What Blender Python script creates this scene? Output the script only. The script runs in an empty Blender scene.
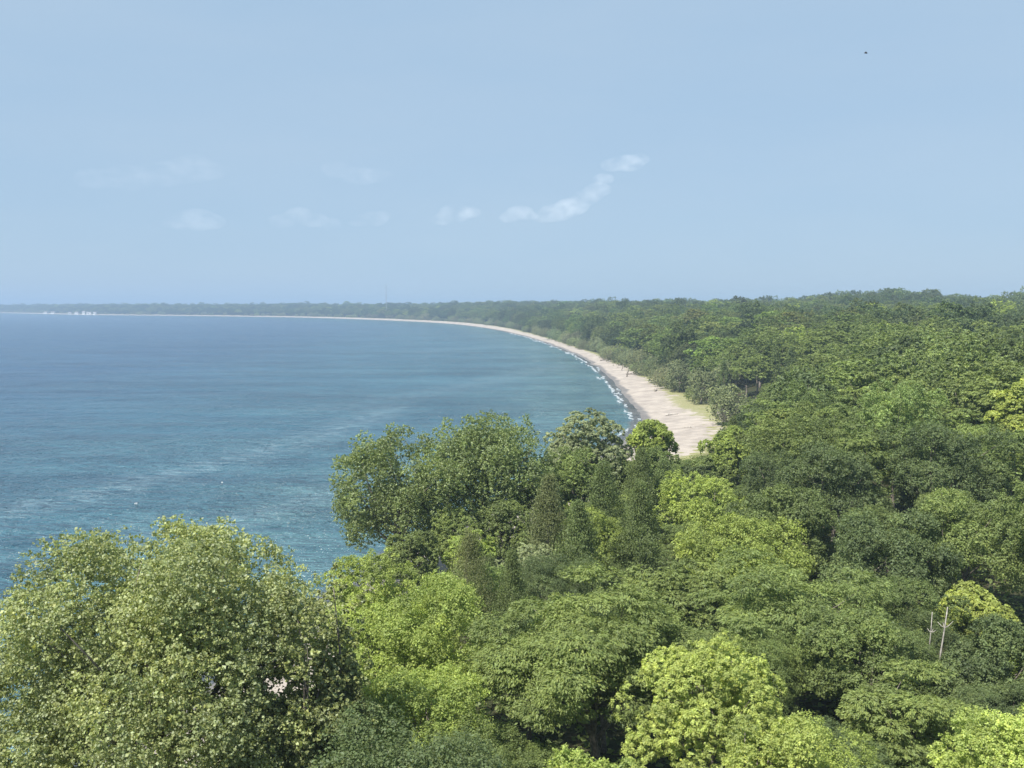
import bpy, math, numpy as np
from mathutils import Vector
R_ = math.radians
sc = bpy.context.scene
COL = sc.collection
CAM_H, F = 28.0, 960.0
PITCH = math.atan(78.0 / F)

# ------------------------------------------------------------------ camera
cam = bpy.data.cameras.new("camera")
cam.sensor_width = 36.0; cam.lens = 36.0 * F / 1024.0
cam.clip_start = 0.5; cam.clip_end = 60000.0
cam_o = bpy.data.objects.new("camera", cam); COL.objects.link(cam_o)
cam_o.location = (0, 0, CAM_H); cam_o.rotation_euler = (math.pi / 2 - PITCH, 0, 0)
sc.camera = cam_o

# ------------------------------------------------------------------ sky, sun, exposure
SUN_EL, SUN_AZ = R_(54), R_(222)          # azimuth clockwise from +Y (the view direction)
SKY_STRENGTH = 0.10
w = bpy.data.worlds.new("World"); sc.world = w; w.use_nodes = True
nt = w.node_tree; nt.nodes.clear()
sky = nt.nodes.new("ShaderNodeTexSky"); sky.sky_type = 'NISHITA'; sky.sun_disc = False
sky.sun_elevation = SUN_EL; sky.sun_rotation = SUN_AZ
sky.altitude = 0; sky.air_density = 1.0; sky.dust_density = 0.6; sky.ozone_density = 4.0
bg = nt.nodes.new("ShaderNodeBackground"); bg.inputs[1].default_value = SKY_STRENGTH
out = nt.nodes.new("ShaderNodeOutputWorld")
# summer haze high in the air: the clear sky evened out with pale blue
mx = nt.nodes.new("ShaderNodeMix"); mx.data_type = 'RGBA'; mx.inputs[0].default_value = 0.90
mx.inputs[7].default_value = (2.66, 3.68, 4.78, 1)
tc = nt.nodes.new("ShaderNodeTexCoord"); mp = nt.nodes.new("ShaderNodeMapping"); mp.inputs["Scale"].default_value = (2.2, 2.2, 9)
nz = nt.nodes.new("ShaderNodeTexNoise"); nz.inputs["Scale"].default_value = 1.6; nz.inputs["Detail"].default_value = 4
mr = nt.nodes.new("ShaderNodeMapRange"); mr.inputs[1].default_value = .35; mr.inputs[2].default_value = .7
pm = nt.nodes.new("ShaderNodeMix"); pm.data_type = 'RGBA'; pm.inputs[6].default_value = (2.60, 3.63, 4.76, 1); pm.inputs[7].default_value = (2.80, 3.76, 4.80, 1)
nt.links.new(tc.outputs["Generated"], mp.inputs[0]); nt.links.new(mp.outputs[0], nz.inputs["Vector"]); nt.links.new(nz.outputs["Fac"], mr.inputs[0])
nt.links.new(mr.outputs[0], pm.inputs[0]); nt.links.new(pm.outputs[2], mx.inputs[7])
nt.links.new(sky.outputs[0], mx.inputs[6]); nt.links.new(mx.outputs[2], bg.inputs[0]); nt.links.new(bg.outputs[0], out.inputs[0])
sun = bpy.data.lights.new("sun", 'SUN'); sun.energy = 5.0; sun.angle = R_(0.5); sun.color = (1.0, 0.955, 0.88)
sun_o = bpy.data.objects.new("sun", sun); COL.objects.link(sun_o)
sd = Vector((math.sin(SUN_AZ) * math.cos(SUN_EL), math.cos(SUN_AZ) * math.cos(SUN_EL), math.sin(SUN_EL)))
sun_o.rotation_euler = sd.to_track_quat('Z', 'Y').to_euler(); sun_o.location = sd * 100
sc.view_settings.view_transform = 'Standard'; sc.view_settings.look = 'None'
sc.view_settings.gamma = 1.0; sc.view_settings.exposure = 0.68; sc.view_settings.use_curve_mapping = False
HAZE_DENSITY, HAZE_COLOR = 2.8e-4, (0.44, 0.585, 0.77, 1)
HAZE_TOP = 76.0
cy = sc.cycles
cy.max_bounces = 5; cy.diffuse_bounces = 4; cy.glossy_bounces = 2; cy.transmission_bounces = 3
cy.transparent_max_bounces = 8; cy.volume_bounces = 1; cy.volume_max_steps = 256
cy.use_denoising = True
cy.denoiser = 'OPENIMAGEDENOISE'; cy.denoising_input_passes = 'RGB_ALBEDO_NORMAL'
cy.caustics_reflective = False; cy.caustics_refractive = False

# ------------------------------------------------------------------ helpers
def tag(o, label=None, cat=None, group=None, kind=None):
    if label: o["label"] = label
    if cat: o["category"] = cat
    if group: o["group"] = group
    if kind: o["kind"] = kind
    return o
def link(name, me, parent=None, loc=(0, 0, 0), rz=0.0, scale=1.0):
    o = bpy.data.objects.new(name, me); COL.objects.link(o)
    o.location = loc; o.rotation_euler = (0, 0, rz)
    o.scale = (scale,) * 3 if np.isscalar(scale) else scale
    if parent: o.parent = parent
    return o
def mesh_np(name, V, faces, mat=None, smooth=False, nper=4):
    """faces: (n,nper) int array"""
    me = bpy.data.meshes.new(name)
    V = np.asarray(V, np.float32); faces = np.asarray(faces, np.int32)
    me.vertices.add(len(V)); me.vertices.foreach_set("co", V.ravel())
    me.loops.add(faces.size); me.loops.foreach_set("vertex_index", faces.ravel())
    me.polygons.add(len(faces))
    me.polygons.foreach_set("loop_start", np.arange(len(faces), dtype=np.int32) * nper)
    me.polygons.foreach_set("loop_total", np.full(len(faces), nper, np.int32))
    me.polygons.foreach_set("use_smooth", np.full(len(faces), smooth))
    if mat: me.materials.append(mat)
    me.update(calc_edges=True)
    return me
def attr(me, name, vals, domain='POINT', typ='FLOAT'):
    a = me.attributes.new(name, typ, domain)
    vals = np.asarray(vals, np.float32)
    a.data.foreach_set("value" if typ == 'FLOAT' else "vector" if typ == 'FLOAT_VECTOR' else "color", vals.ravel())
class MB:
    """collects quads/tris as one mesh"""
    def __init__(s): s.v, s.f = [], []
    def tube(s, pts, rad, n=7):
        pts = np.asarray(pts, float); m = len(pts); base = len(s.v)
        for i in range(m):
            d = pts[min(i + 1, m - 1)] - pts[max(i - 1, 0)]; d = d / (np.linalg.norm(d) + 1e-9)
            u = np.cross(d, (0.3, 1, 0.2) if abs(d[0]) > .5 else (1, .1, .2)); u /= np.linalg.norm(u); v = np.cross(d, u)
            for k in range(n):
                a = 2 * math.pi * k / n
                s.v.append(pts[i] + rad[i] * (math.cos(a) * u + math.sin(a) * v))
        for i in range(m - 1):
            for k in range(n):
                s.f.append((base + i * n + k, base + i * n + (k + 1) % n, base + (i + 1) * n + (k + 1) % n, base + (i + 1) * n + k))
        s.f.append(tuple(base + (m - 1) * n + k for k in range(n)))
        s.f.append(tuple(base + k for k in range(n))[::-1])
    def box(s, c, h):
        b = len(s.v); c = np.asarray(c, float)
        for z in (-1, 1):
            for (x, y) in ((-1, -1), (1, -1), (1, 1), (-1, 1)): s.v.append(c + np.array((x * h[0], y * h[1], z * h[2])))
        for q in ((3, 2, 1, 0), (4, 5, 6, 7), (0, 1, 5, 4), (1, 2, 6, 5), (2, 3, 7, 6), (3, 0, 4, 7)): s.f.append(tuple(b + i for i in q))
    def mesh(s, name, mat, smooth=False):
        me = bpy.data.meshes.new(name); me.from_pydata([tuple(map(float, p)) for p in s.v], [], s.f)
        me.materials.append(mat)
        if smooth: me.polygons.foreach_set("use_smooth", np.ones(len(me.polygons), bool))
        me.update(); return me
def ray(px, py):
    x, y, z = (px - 512) / F, 1.0, -(py - 384) / F
    c, s_ = math.cos(PITCH), math.sin(PITCH)
    return np.array((x, y * c + z * s_, -y * s_ + z * c))
def at_depth(px, py, Y):
    d = ray(px, py); t = Y / d[1]; return np.array((d[0] * t, Y, CAM_H + d[2] * t))
def project(p):
    c, s_ = math.cos(PITCH), math.sin(PITCH)
    x, y, z = p[0], p[1], p[2] - CAM_H
    yy, zz = y * c - z * s_, y * s_ + z * c
    return 512 + F * x / yy, 384 - F * zz / yy
def sstep(a, b, x):
    t = np.clip((x - a) / (b - a), 0, 1); return t * t * (3 - 2 * t)

# node helpers
def new_mat(name):
    m = bpy.data.materials.new(name); m.use_nodes = True
    t = m.node_tree; t.nodes.clear(); return m, t
def N(t, typ, **kw):
    n = t.nodes.new(typ)
    for k, v in kw.items():
        if k.startswith("i_"): n.inputs[k[2:].replace("_", " ")].default_value = v
        else: setattr(n, k, v)
    return n
def MATH(t, op, a, b=None, clamp=False):
    n = N(t, "ShaderNodeMath", operation=op, use_clamp=clamp)
    for i, x in enumerate((a, b)):
        if x is None: continue
        if hasattr(x, "is_linked"): t.links.new(x, n.inputs[i])
        else: n.inputs[i].default_value = x
    return n.outputs[0]
def MIX(t, fac, a, b, blend='MIX'):
    n = N(t, "ShaderNodeMix", data_type='RGBA', blend_type=blend)
    for s, x in ((n.inputs[0], fac), (n.inputs[6], a), (n.inputs[7], b)):
        if hasattr(x, "is_linked"): t.links.new(x, s)
        elif isinstance(x, (int, float)): s.default_value = x
        else: s.default_value = (*x, 1) if len(x) == 3 else x
    return n.outputs[2]
def RANGE(t, x, a, b, c=0.0, d=1.0, smooth=True):
    n = N(t, "ShaderNodeMapRange"); n.interpolation_type = 'SMOOTHSTEP' if smooth else 'LINEAR'
    t.links.new(x, n.inputs[0])
    for i, v in enumerate((a, b, c, d)): n.inputs[i + 1].default_value = v
    return n.outputs[0]
def NOISE(t, vec, scale, detail=3, rough=0.55, dist=0.0):
    n = N(t, "ShaderNodeTexNoise"); n.inputs["Scale"].default_value = scale; n.inputs["Detail"].default_value = detail
    n.inputs["Roughness"].default_value = rough; n.inputs["Distortion"].default_value = dist
    if vec is not None: t.links.new(vec, n.inputs["Vector"])
    return n.outputs["Fac"]
def POS(t, scale=(1, 1, 1), rot=(0, 0, 0), obj=False):
    m = N(t, "ShaderNodeMapping"); m.inputs["Scale"].default_value = scale; m.inputs["Rotation"].default_value = rot
    if obj: t.links.new(N(t, "ShaderNodeTexCoord").outputs["Object"], m.inputs[0])
    else: t.links.new(N(t, "ShaderNodeNewGeometry").outputs["Position"], m.inputs[0])
    return m.outputs[0]
def ATTR(t, name, typ='GEOMETRY'):
    n = N(t, "ShaderNodeAttribute"); n.attribute_name = name; n.attribute_type = typ; return n
def OUT(t, sh, vol=None):
    o = N(t, "ShaderNodeOutputMaterial")
    if sh: t.links.new(sh, o.inputs[0])
    if vol: t.links.new(vol, o.inputs[1])
def simple_mat(name, col, rough=0.8, noise=None, col2=None, obj=True):
    m, t = new_mat(name); p = N(t, "ShaderNodeBsdfPrincipled"); p.inputs["Roughness"].default_value = rough
    if noise:
        c = MIX(t, RANGE(t, NOISE(t, POS(t, obj=obj), noise, 4), .35, .65), col, col2); t.links.new(c, p.inputs["Base Color"])
    else: p.inputs["Base Color"].default_value = (*col, 1)
    OUT(t, p.outputs[0]); return m

def foliage_mat(name, instanced=False, gloss=0.02, transl=0.47):
    """leaf colour comes from the tree's own colour (object colour, or the tint of each far tree) with leaf to leaf variation"""
    m, t = new_mat(name)
    if instanced: base = ATTR(t, "tint", 'INSTANCER').outputs["Color"]
    else: base = N(t, "ShaderNodeObjectInfo").outputs["Color"]
    tone = ATTR(t, "tone").outputs["Fac"]
    hue = ATTR(t, "hue").outputs["Fac"]
    sc_ = N(t, "ShaderNodeVectorMath", operation='SCALE'); t.links.new(base, sc_.inputs[0]); t.links.new(tone, sc_.inputs[3])
    warm = MIX(t, hue, sc_.outputs[0], (1.18, 1.03, 0.78), 'MULTIPLY')
    d = N(t, "ShaderNodeBsdfDiffuse"); t.links.new(warm, d.inputs[0])
    tr = N(t, "ShaderNodeBsdfTranslucent"); t.links.new(MIX(t, 1.0, warm, (1.0 * transl * 2, 1.0 * transl * 2, 0.62 * transl * 2), 'MULTIPLY'), tr.inputs[0])
    a = N(t, "ShaderNodeAddShader")
    t.links.new(d.outputs[0], a.inputs[0]); t.links.new(tr.outputs[0], a.inputs[1])
    g = N(t, "ShaderNodeBsdfGlossy"); g.inputs["Roughness"].default_value = 0.55; g.inputs[0].default_value = (.9, .95, 1, 1)
    b = N(t, "ShaderNodeMixShader"); b.inputs[0].default_value = gloss
    t.links.new(a.outputs[0], b.inputs[1]); t.links.new(g.outputs[0], b.inputs[2])
    OUT(t, b.outputs[0]); return m
M_LEAF = foliage_mat("leaves"); M_SHINY = foliage_mat("waxy_leaves", gloss=0.045, transl=0.42)
M_FAR = foliage_mat("far_leaves", True)
M_BARK = simple_mat("bark", (.13, .105, .085), .9, 6, (.24, .21, .18))
M_PALEWOOD = simple_mat("bleached_wood", (.50, .46, .41), .85, 4, (.36, .33, .29))

# ------------------------------------------------------------------ the shore and the land
SHORE = [(-900, -9000), (-260, -2500), (-75, -420), (-52, -100), (-42, -10), (-33, 38), (-21, 72), (-13, 104), (2, 142), (18, 184), (29, 218),
         (32.5, 240), (33.5, 264), (35.5, 302), (37.5, 354), (39, 427), (37.5, 538), (28, 707), (8, 927), (-43, 1280), (-119, 1581), (-264, 1920),
         (-516, 2337), (-874, 2688), (-1290, 2990), (-2050, 3840), (-3000, 4500), (-5000, 4900), (-9500, 5000)]
def catmull(P, k):
    P = np.asarray(P, float); P = np.vstack([2 * P[0] - P[1], P, 2 * P[-1] - P[-2]]); o = []
    for i in range(1, len(P) - 2):
        p0, p1, p2, p3 = P[i - 1:i + 3]
        t01, t12, t23 = (max(np.linalg.norm(b - a), 1e-3) ** .5 for a, b in ((p0, p1), (p1, p2), (p2, p3)))
        m1 = (p2 - p1) + t12 * ((p1 - p0) / t01 - (p2 - p0) / (t01 + t12))
        m2 = (p2 - p1) + t12 * ((p3 - p2) / t23 - (p3 - p1) / (t12 + t23))
        for s in np.arange(k) / k:
            o.append((2 * (p1 - p2) + m1 + m2) * s ** 3 + (-3 * (p1 - p2) - 2 * m1 - m2) * s ** 2 + m1 * s + p1)
    o.append(P[-2]); return np.array(o)
SH = catmull(SHORE, 6)
_rng0 = np.random.default_rng(4)
for i in range(1, len(SH) - 1):          # small cusps along the water's edge
    r = np.hypot(*SH[i])
    if r < 1500: SH[i] += _rng0.normal(0, .45, 2)
def shore_dist(X, Y):
    X = np.asarray(X, float).ravel(); Y = np.asarray(Y, float).ravel()
    best = np.full(X.shape, 1e18); sgn = np.zeros(X.shape)
    for a, b in zip(SH[:-1], SH[1:]):
        e = b - a; L = e @ e
        wx, wy = X - a[0], Y - a[1]
        t = np.clip((wx * e[0] + wy * e[1]) / L, 0, 1)
        dx, dy = wx - t * e[0], wy - t * e[1]
        d2 = dx * dx + dy * dy
        k = d2 < best
        best[k] = d2[k]; sgn[k] = np.where(e[0] * dy[k] - e[1] * dx[k] < 0, 1, -1)
    return np.sqrt(best) * sgn
def wob(X, Y):
    return (np.sin(X * .031 + 1.3) * np.cos(Y * .027 - .4) + .6 * np.sin(X * .071 + Y * .053) + .5 * np.sin(Y * .011 - X * .017 + 2)
            + .35 * np.sin(X * .19 - Y * .13) + .3 * np.sin(Y * .23 + X * .11))
def beach_w(X, Y):
    r = np.hypot(X, Y)
    return np.interp(r, [0, 90, 160, 190, 236, 300, 354, 540, 900, 2000, 9000], [7, 7, 12, 17, 15, 13, 11, 8.5, 9, 14, 20]) + .55 * wob(X * 1.5, Y * 1.5)
def elev(X, Y, d=None):
    X = np.asarray(X, float); Y = np.asarray(Y, float); shp = X.shape; X = X.ravel(); Y = Y.ravel()
    if d is None: d = shore_dist(X, Y)
    r = np.hypot(X, Y); bw = beach_w(X, Y); az = np.degrees(np.arctan2(X, Y))
    beach = .075 * np.clip(d, 0, bw) + sstep(700, 1400, r) * 1.7 * sstep(.25, 1, d / bw)
    under = np.maximum(.05 * np.minimum(d, 0), -6)
    inl = d - bw
    land = np.interp(r, [0, 60, 100, 200, 300, 450, 700, 1300, 2500, 4000, 9000], [2.5, 2.6, 3.0, 5.0, 7.5, 9.5, 10, 14, 11, 10, 11]) * sstep(0, np.clip(25 + r * .09, 25, 150), inl)
    hill = 11 * np.exp(-((az - 21.5) / 4.2) ** 2) * sstep(620, 1000, r) * 1.1 + 10.5 * np.exp(-((az - 31) / 4.5) ** 2) * sstep(560, 950, r)
    bump = .5 * wob(X, Y) * sstep(0, 30, inl) * sstep(20, 120, r) + 1.2 * wob(X * .25, Y * .25) * sstep(20, 120, inl) * sstep(150, 500, r)
    return (under + beach + land + hill * sstep(40, 200, inl) + bump).reshape(shp)
def ground(x, y): return float(elev(np.array([x]), np.array([y]))[0])

def polar(r0, r1, ratio, fine):
    rs = [r0]
    while rs[-1] < r1: rs.append(rs[-1] * ratio)
    rs = np.array(rs)
    az = np.concatenate([np.linspace(-34, 34, fine), np.linspace(34, 326, 74)[1:-1]]); az = np.radians(az)
    A, Rr = np.meshgrid(az, rs); X = Rr * np.sin(A); Y = Rr * np.cos(A)
    nr, na = X.shape
    i, j = np.meshgrid(np.arange(nr - 1), np.arange(na), indexing='ij'); j2 = (j + 1) % na
    q = np.stack([i * na + j, (i + 1) * na + j, (i + 1) * na + j2, i * na + j2], -1).reshape(-1, 4)[:, ::-1]
    cap = [(k, (k + 1) % na, na * nr) for k in range(na)]
    return X.ravel(), Y.ravel(), q, nr, na
# ground: one sheet out past the horizon
X, Y, q, nr, na = polar(2.0, 8000, 1.016, 620)
D = shore_dist(X, Y); Z = elev(X, Y, D)
m, t = new_mat("sand_and_forest_floor")
u = ATTR(t, "u").outputs["Fac"]; dsh = ATTR(t, "shore").outputs["Fac"]
P1 = POS(t)
n1 = NOISE(t, P1, .35, 5); n2 = NOISE(t, P1, 2.2, 4, .65); n3 = NOISE(t, P1, .09, 3)
sand = MIX(t, RANGE(t, MATH(t, 'ADD', MATH(t, 'MULTIPLY', n1, .55), MATH(t, 'MULTIPLY', n3, .45)), .38, .62), (.43, .375, .32), (.30, .26, .225))
sand = MIX(t, RANGE(t, n2, .60, .72), sand, (.25, .21, .175))                      # wrack, twigs and pebbles
wet = MIX(t, RANGE(t, n1, .3, .7), (.15, .14, .135), (.20, .185, .17))
grav = MIX(t, RANGE(t, MATH(t, 'ADD', dsh, MATH(t, 'MULTIPLY', MATH(t, 'SUBTRACT', n3, .5), 5.0)), 1.2, 2.6), wet, sand)
grass = MIX(t, RANGE(t, n2, .35, .65), (.20, .21, .075), (.29, .27, .13))
gmask = RANGE(t, MATH(t, 'ADD', u, MATH(t, 'MULTIPLY', MATH(t, 'SUBTRACT', n1, .5), 1.3)), 1.06, 1.22)
gmask2 = RANGE(t, MATH(t, 'ADD', MATH(t, 'ADD', u, ATTR(t, "grassy").outputs["Fac"]), MATH(t, 'MULTIPLY', MATH(t, 'SUBTRACT', n1, .5), .9)), 1.12, 1.34)
gr = MIX(t, MATH(t, 'MAXIMUM', gmask, MATH(t, 'MULTIPLY', gmask2, .85)), grav, grass)
floor = MIX(t, RANGE(t, n1, .3, .7), (.030, .040, .014), (.055, .048, .026))
fin = MIX(t, RANGE(t, MATH(t, 'ADD', u, MATH(t, 'MULTIPLY', MATH(t, 'SUBTRACT', n1, .5), .5)), 1.25, 1.6), gr, floor)
p = N(t, "ShaderNodeBsdfPrincipled"); p.inputs["Roughness"].default_value = .92; p.inputs["Specular IOR Level"].default_value = .2
t.links.new(fin, p.inputs["Base Color"])
bp = N(t, "ShaderNodeBump"); bp.inputs["Strength"].default_value = .5; bp.inputs["Distance"].default_value = .25
t.links.new(n2, bp.inputs["Height"]); t.links.new(bp.outputs[0], p.inputs["Normal"])
OUT(t, p.outputs[0])
c0 = ground(0, 0)
me = mesh_np("ground", np.stack([X, Y, Z], 1), q, m, True)
attr(me, "shore", D); attr(me, "u", D / beach_w(X, Y)); attr(me, "grassy", .45 * np.exp(-((Y - 262) / 34) ** 2) * (X > 20) * (X < 80))
tag(link("ground", me), kind="structure")

# water
X, Y, q, nr, na = polar(2.0, 7900, 1.02, 520)
D = shore_dist(X, Y)
def poly_dist(P, X, Y):
    P = catmull(P, 8); best = np.full(X.shape, 1e18)
    for a, b in zip(P[:-1], P[1:]):
        e = b - a; s = np.clip(((X - a[0]) * e[0] + (Y - a[1]) * e[1]) / (e @ e), 0, 1)
        best = np.minimum(best, (X - a[0] - s * e[0]) ** 2 + (Y - a[1] - s * e[1]) ** 2)
    return np.sqrt(best)
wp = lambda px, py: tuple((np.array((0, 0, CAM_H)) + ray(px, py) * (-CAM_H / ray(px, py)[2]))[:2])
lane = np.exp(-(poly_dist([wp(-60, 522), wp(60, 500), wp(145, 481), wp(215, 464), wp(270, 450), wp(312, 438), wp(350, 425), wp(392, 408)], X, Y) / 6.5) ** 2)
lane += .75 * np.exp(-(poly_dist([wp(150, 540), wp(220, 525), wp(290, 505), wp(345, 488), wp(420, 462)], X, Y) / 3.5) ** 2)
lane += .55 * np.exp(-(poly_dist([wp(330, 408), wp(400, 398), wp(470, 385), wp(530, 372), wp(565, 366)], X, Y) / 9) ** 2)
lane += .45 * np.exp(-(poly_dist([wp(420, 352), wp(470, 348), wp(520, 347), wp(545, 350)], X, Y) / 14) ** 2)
m, t = new_mat("lake_water")
dsh = ATTR(t, "shore").outputs["Fac"]; ln = ATTR(t, "lane").outputs["Fac"]
Pw = POS(t); Ps = POS(t, (.012, .035, 1), (0, 0, R_(18))); Pr = POS(t, (.5, 1.0, 1), (0, 0, R_(12)))
ns = NOISE(t, Ps, 1.0, 4, .6, .6); nb = NOISE(t, Pw, .06, 4, .6)
dj = MATH(t, 'ADD', dsh, MATH(t, 'MULTIPLY', MATH(t, 'SUBTRACT', nb, .5), 14.0))
deep = MIX(t, RANGE(t, ns, .30, .70), (.011, .050, .112), (.019, .070, .134))
mid = MIX(t, RANGE(t, ns, .35, .65), (.022, .080, .122), (.034, .102, .144))
shal = MIX(t, RANGE(t, nb, .35, .65), (.048, .116, .146), (.066, .140, .166))
c = MIX(t, RANGE(t, dj, -260, -60), deep, mid)
c = MIX(t, RANGE(t, dj, -60, -14), c, shal)
c = MIX(t, RANGE(t, MATH(t, 'ADD', dsh, MATH(t, 'MULTIPLY', MATH(t, 'SUBTRACT', nb, .5), 3.0)), -3.4, -1.8), c, (.085, .095, .105))
rip_shade = NOISE(t, POS(t, (.05, .17, 1), (0, 0, R_(7))), 1.0, 6, .72)
rip_shade2 = NOISE(t, POS(t, (.22, .95, 1), (0, 0, R_(5))), 1.0, 4, .7)
rip_shade0 = NOISE(t, POS(t, (.016, .055, 1), (0, 0, R_(9))), 1.0, 3, .6)
rip_shade = MATH(t, 'ADD', MATH(t, 'ADD', MATH(t, 'MULTIPLY', rip_shade, .35), MATH(t, 'MULTIPLY', rip_shade0, .25)), MATH(t, 'MULTIPLY', rip_shade2, .40))
c = MIX(t, RANGE(t, rip_shade, .39, .61), MIX(t, 1.0, c, (.55, .62, .68), 'MULTIPLY'), MIX(t, 1.0, c, (1.65, 1.48, 1.34), 'MULTIPLY'))  # light and shade of wind ripples painted into the water's base colour
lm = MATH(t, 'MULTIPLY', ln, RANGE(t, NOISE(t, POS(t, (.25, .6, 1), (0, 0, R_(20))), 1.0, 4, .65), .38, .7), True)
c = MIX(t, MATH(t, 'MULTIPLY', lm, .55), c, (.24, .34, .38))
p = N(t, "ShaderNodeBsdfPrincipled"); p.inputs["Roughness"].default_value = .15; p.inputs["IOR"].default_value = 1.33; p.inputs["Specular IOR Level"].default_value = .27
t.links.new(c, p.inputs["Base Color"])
wv1 = NOISE(t, Pr, .55, 3, .6, .4); wv2 = NOISE(t, POS(t, (.5, 1.1, 1), (0, 0, R_(-16))), .16, 3, .55)
wv3 = NOISE(t, POS(t, (.6, 1.2, 1), (0, 0, R_(4))), 1.5, 2, .6)
gust = RANGE(t, NOISE(t, POS(t, (.006, .02, 1), (0, 0, R_(10))), 1.0, 3, .55), .35, .65, .6, 1.25)
h = MATH(t, 'ADD', MATH(t, 'MULTIPLY', wv1, 2.6), MATH(t, 'MULTIPLY', wv2, 3.6))
h = MATH(t, 'MULTIPLY', MATH(t, 'ADD', h, MATH(t, 'MULTIPLY', wv3, 1.0)), gust)
bp = N(t, "ShaderNodeBump"); bp.inputs["Strength"].default_value = 1.0; bp.inputs["Distance"].default_value = 1.0
t.links.new(h, bp.inputs["Height"]); t.links.new(bp.outputs[0], p.inputs["Normal"])
OUT(t, p.outputs[0])
keep = (D[q] < 14).any(1)
me = mesh_np("water", np.stack([X, Y, np.zeros_like(X)], 1), q[keep], m, True)
attr(me, "shore", D); attr(me, "lane", np.clip(lane, 0, 1))
tag(link("water", me), kind="structure")

# haze: one closed box of even air
mb = MB(); mb.box((0, 0, (HAZE_TOP - 8) / 2), (8100, 8100, (HAZE_TOP + 8) / 2))
m, t = new_mat("haze_air"); v = N(t, "ShaderNodeVolumePrincipled")
v.inputs["Density"].default_value = HAZE_DENSITY; v.inputs["Color"].default_value = HAZE_COLOR; v.inputs["Anisotropy"].default_value = 0.0
OUT(t, None, v.outputs[0])
tag(link("haze", mb.mesh("haze", m)), kind="stuff")

# ------------------------------------------------------------------ trees
def leaves_mesh(name, P, Nrm, size, aspect, tone, hue, mat, along=None, rng=None):
    n = len(P)
    Nrm = Nrm / (np.linalg.norm(Nrm, axis=1, keepdims=True) + 1e-9)
    a = rng.normal(size=(n, 3)) if along is None else along + rng.normal(size=(n, 3)) * .25
    T = a - (a * Nrm).sum(1, keepdims=True) * Nrm; T /= (np.linalg.norm(T, axis=1, keepdims=True) + 1e-9)
    B = np.cross(Nrm, T)
    s = size[:, None]; k = (size * aspect)[:, None]
    V = np.empty((n, 4, 3)); V[:, 0] = P - T * s * .5; V[:, 1] = P + B * k * .5 - T * s * .05 + Nrm * s * .08
    V[:, 2] = P + T * s * .5; V[:, 3] = P - B * k * .5 - T * s * .05 + Nrm * s * .08
    me = mesh_np(name, V.reshape(-1, 3), np.arange(n * 4).reshape(-1, 4), mat)
    attr(me, "tone", tone, 'FACE'); attr(me, "hue", np.clip(hue, 0, 1), 'FACE')
    return me
def sphere_dirs(rng, n):
    i = np.arange(n) + .5; ph = math.pi * (1 + 5 ** .5) * i + rng.uniform(0, 6.3); z = 1 - 2 * i / n
    r = np.sqrt(1 - z * z); d = np.stack([r * np.cos(ph), r * np.sin(ph), z], 1) + rng.normal(0, .18, (n, 3))
    return d / np.linalg.norm(d, axis=1, keepdims=True)
STYLE = {   # lobes, lobe radius (of R), leaves per cluster, cluster spread (of R), flatten, leaf aspect, outward, up, random, radial jitter
    "oak":    (44, (.14, .34), 26, .044, .85, .62, .75, .40, .60, (.66, 1.14)),
    "maple":  (56, (.12, .30), 16, .034, .90, .60, .75, .45, .62, (.66, 1.18)),
    "poplar": (110, (.11, .24), 9, .016, 1.05, .85, .5, .25, .90, (.45, 1.40)),
    "locust": (60, (.14, .32), 20, .030, .40, .42, .5, .75, .45, (.50, 1.15)),
    "puff":   (170, (.11, .17), 34, .022, .95, .50, 1.1, .35, .42, (.85, 1.04)),
}
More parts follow.
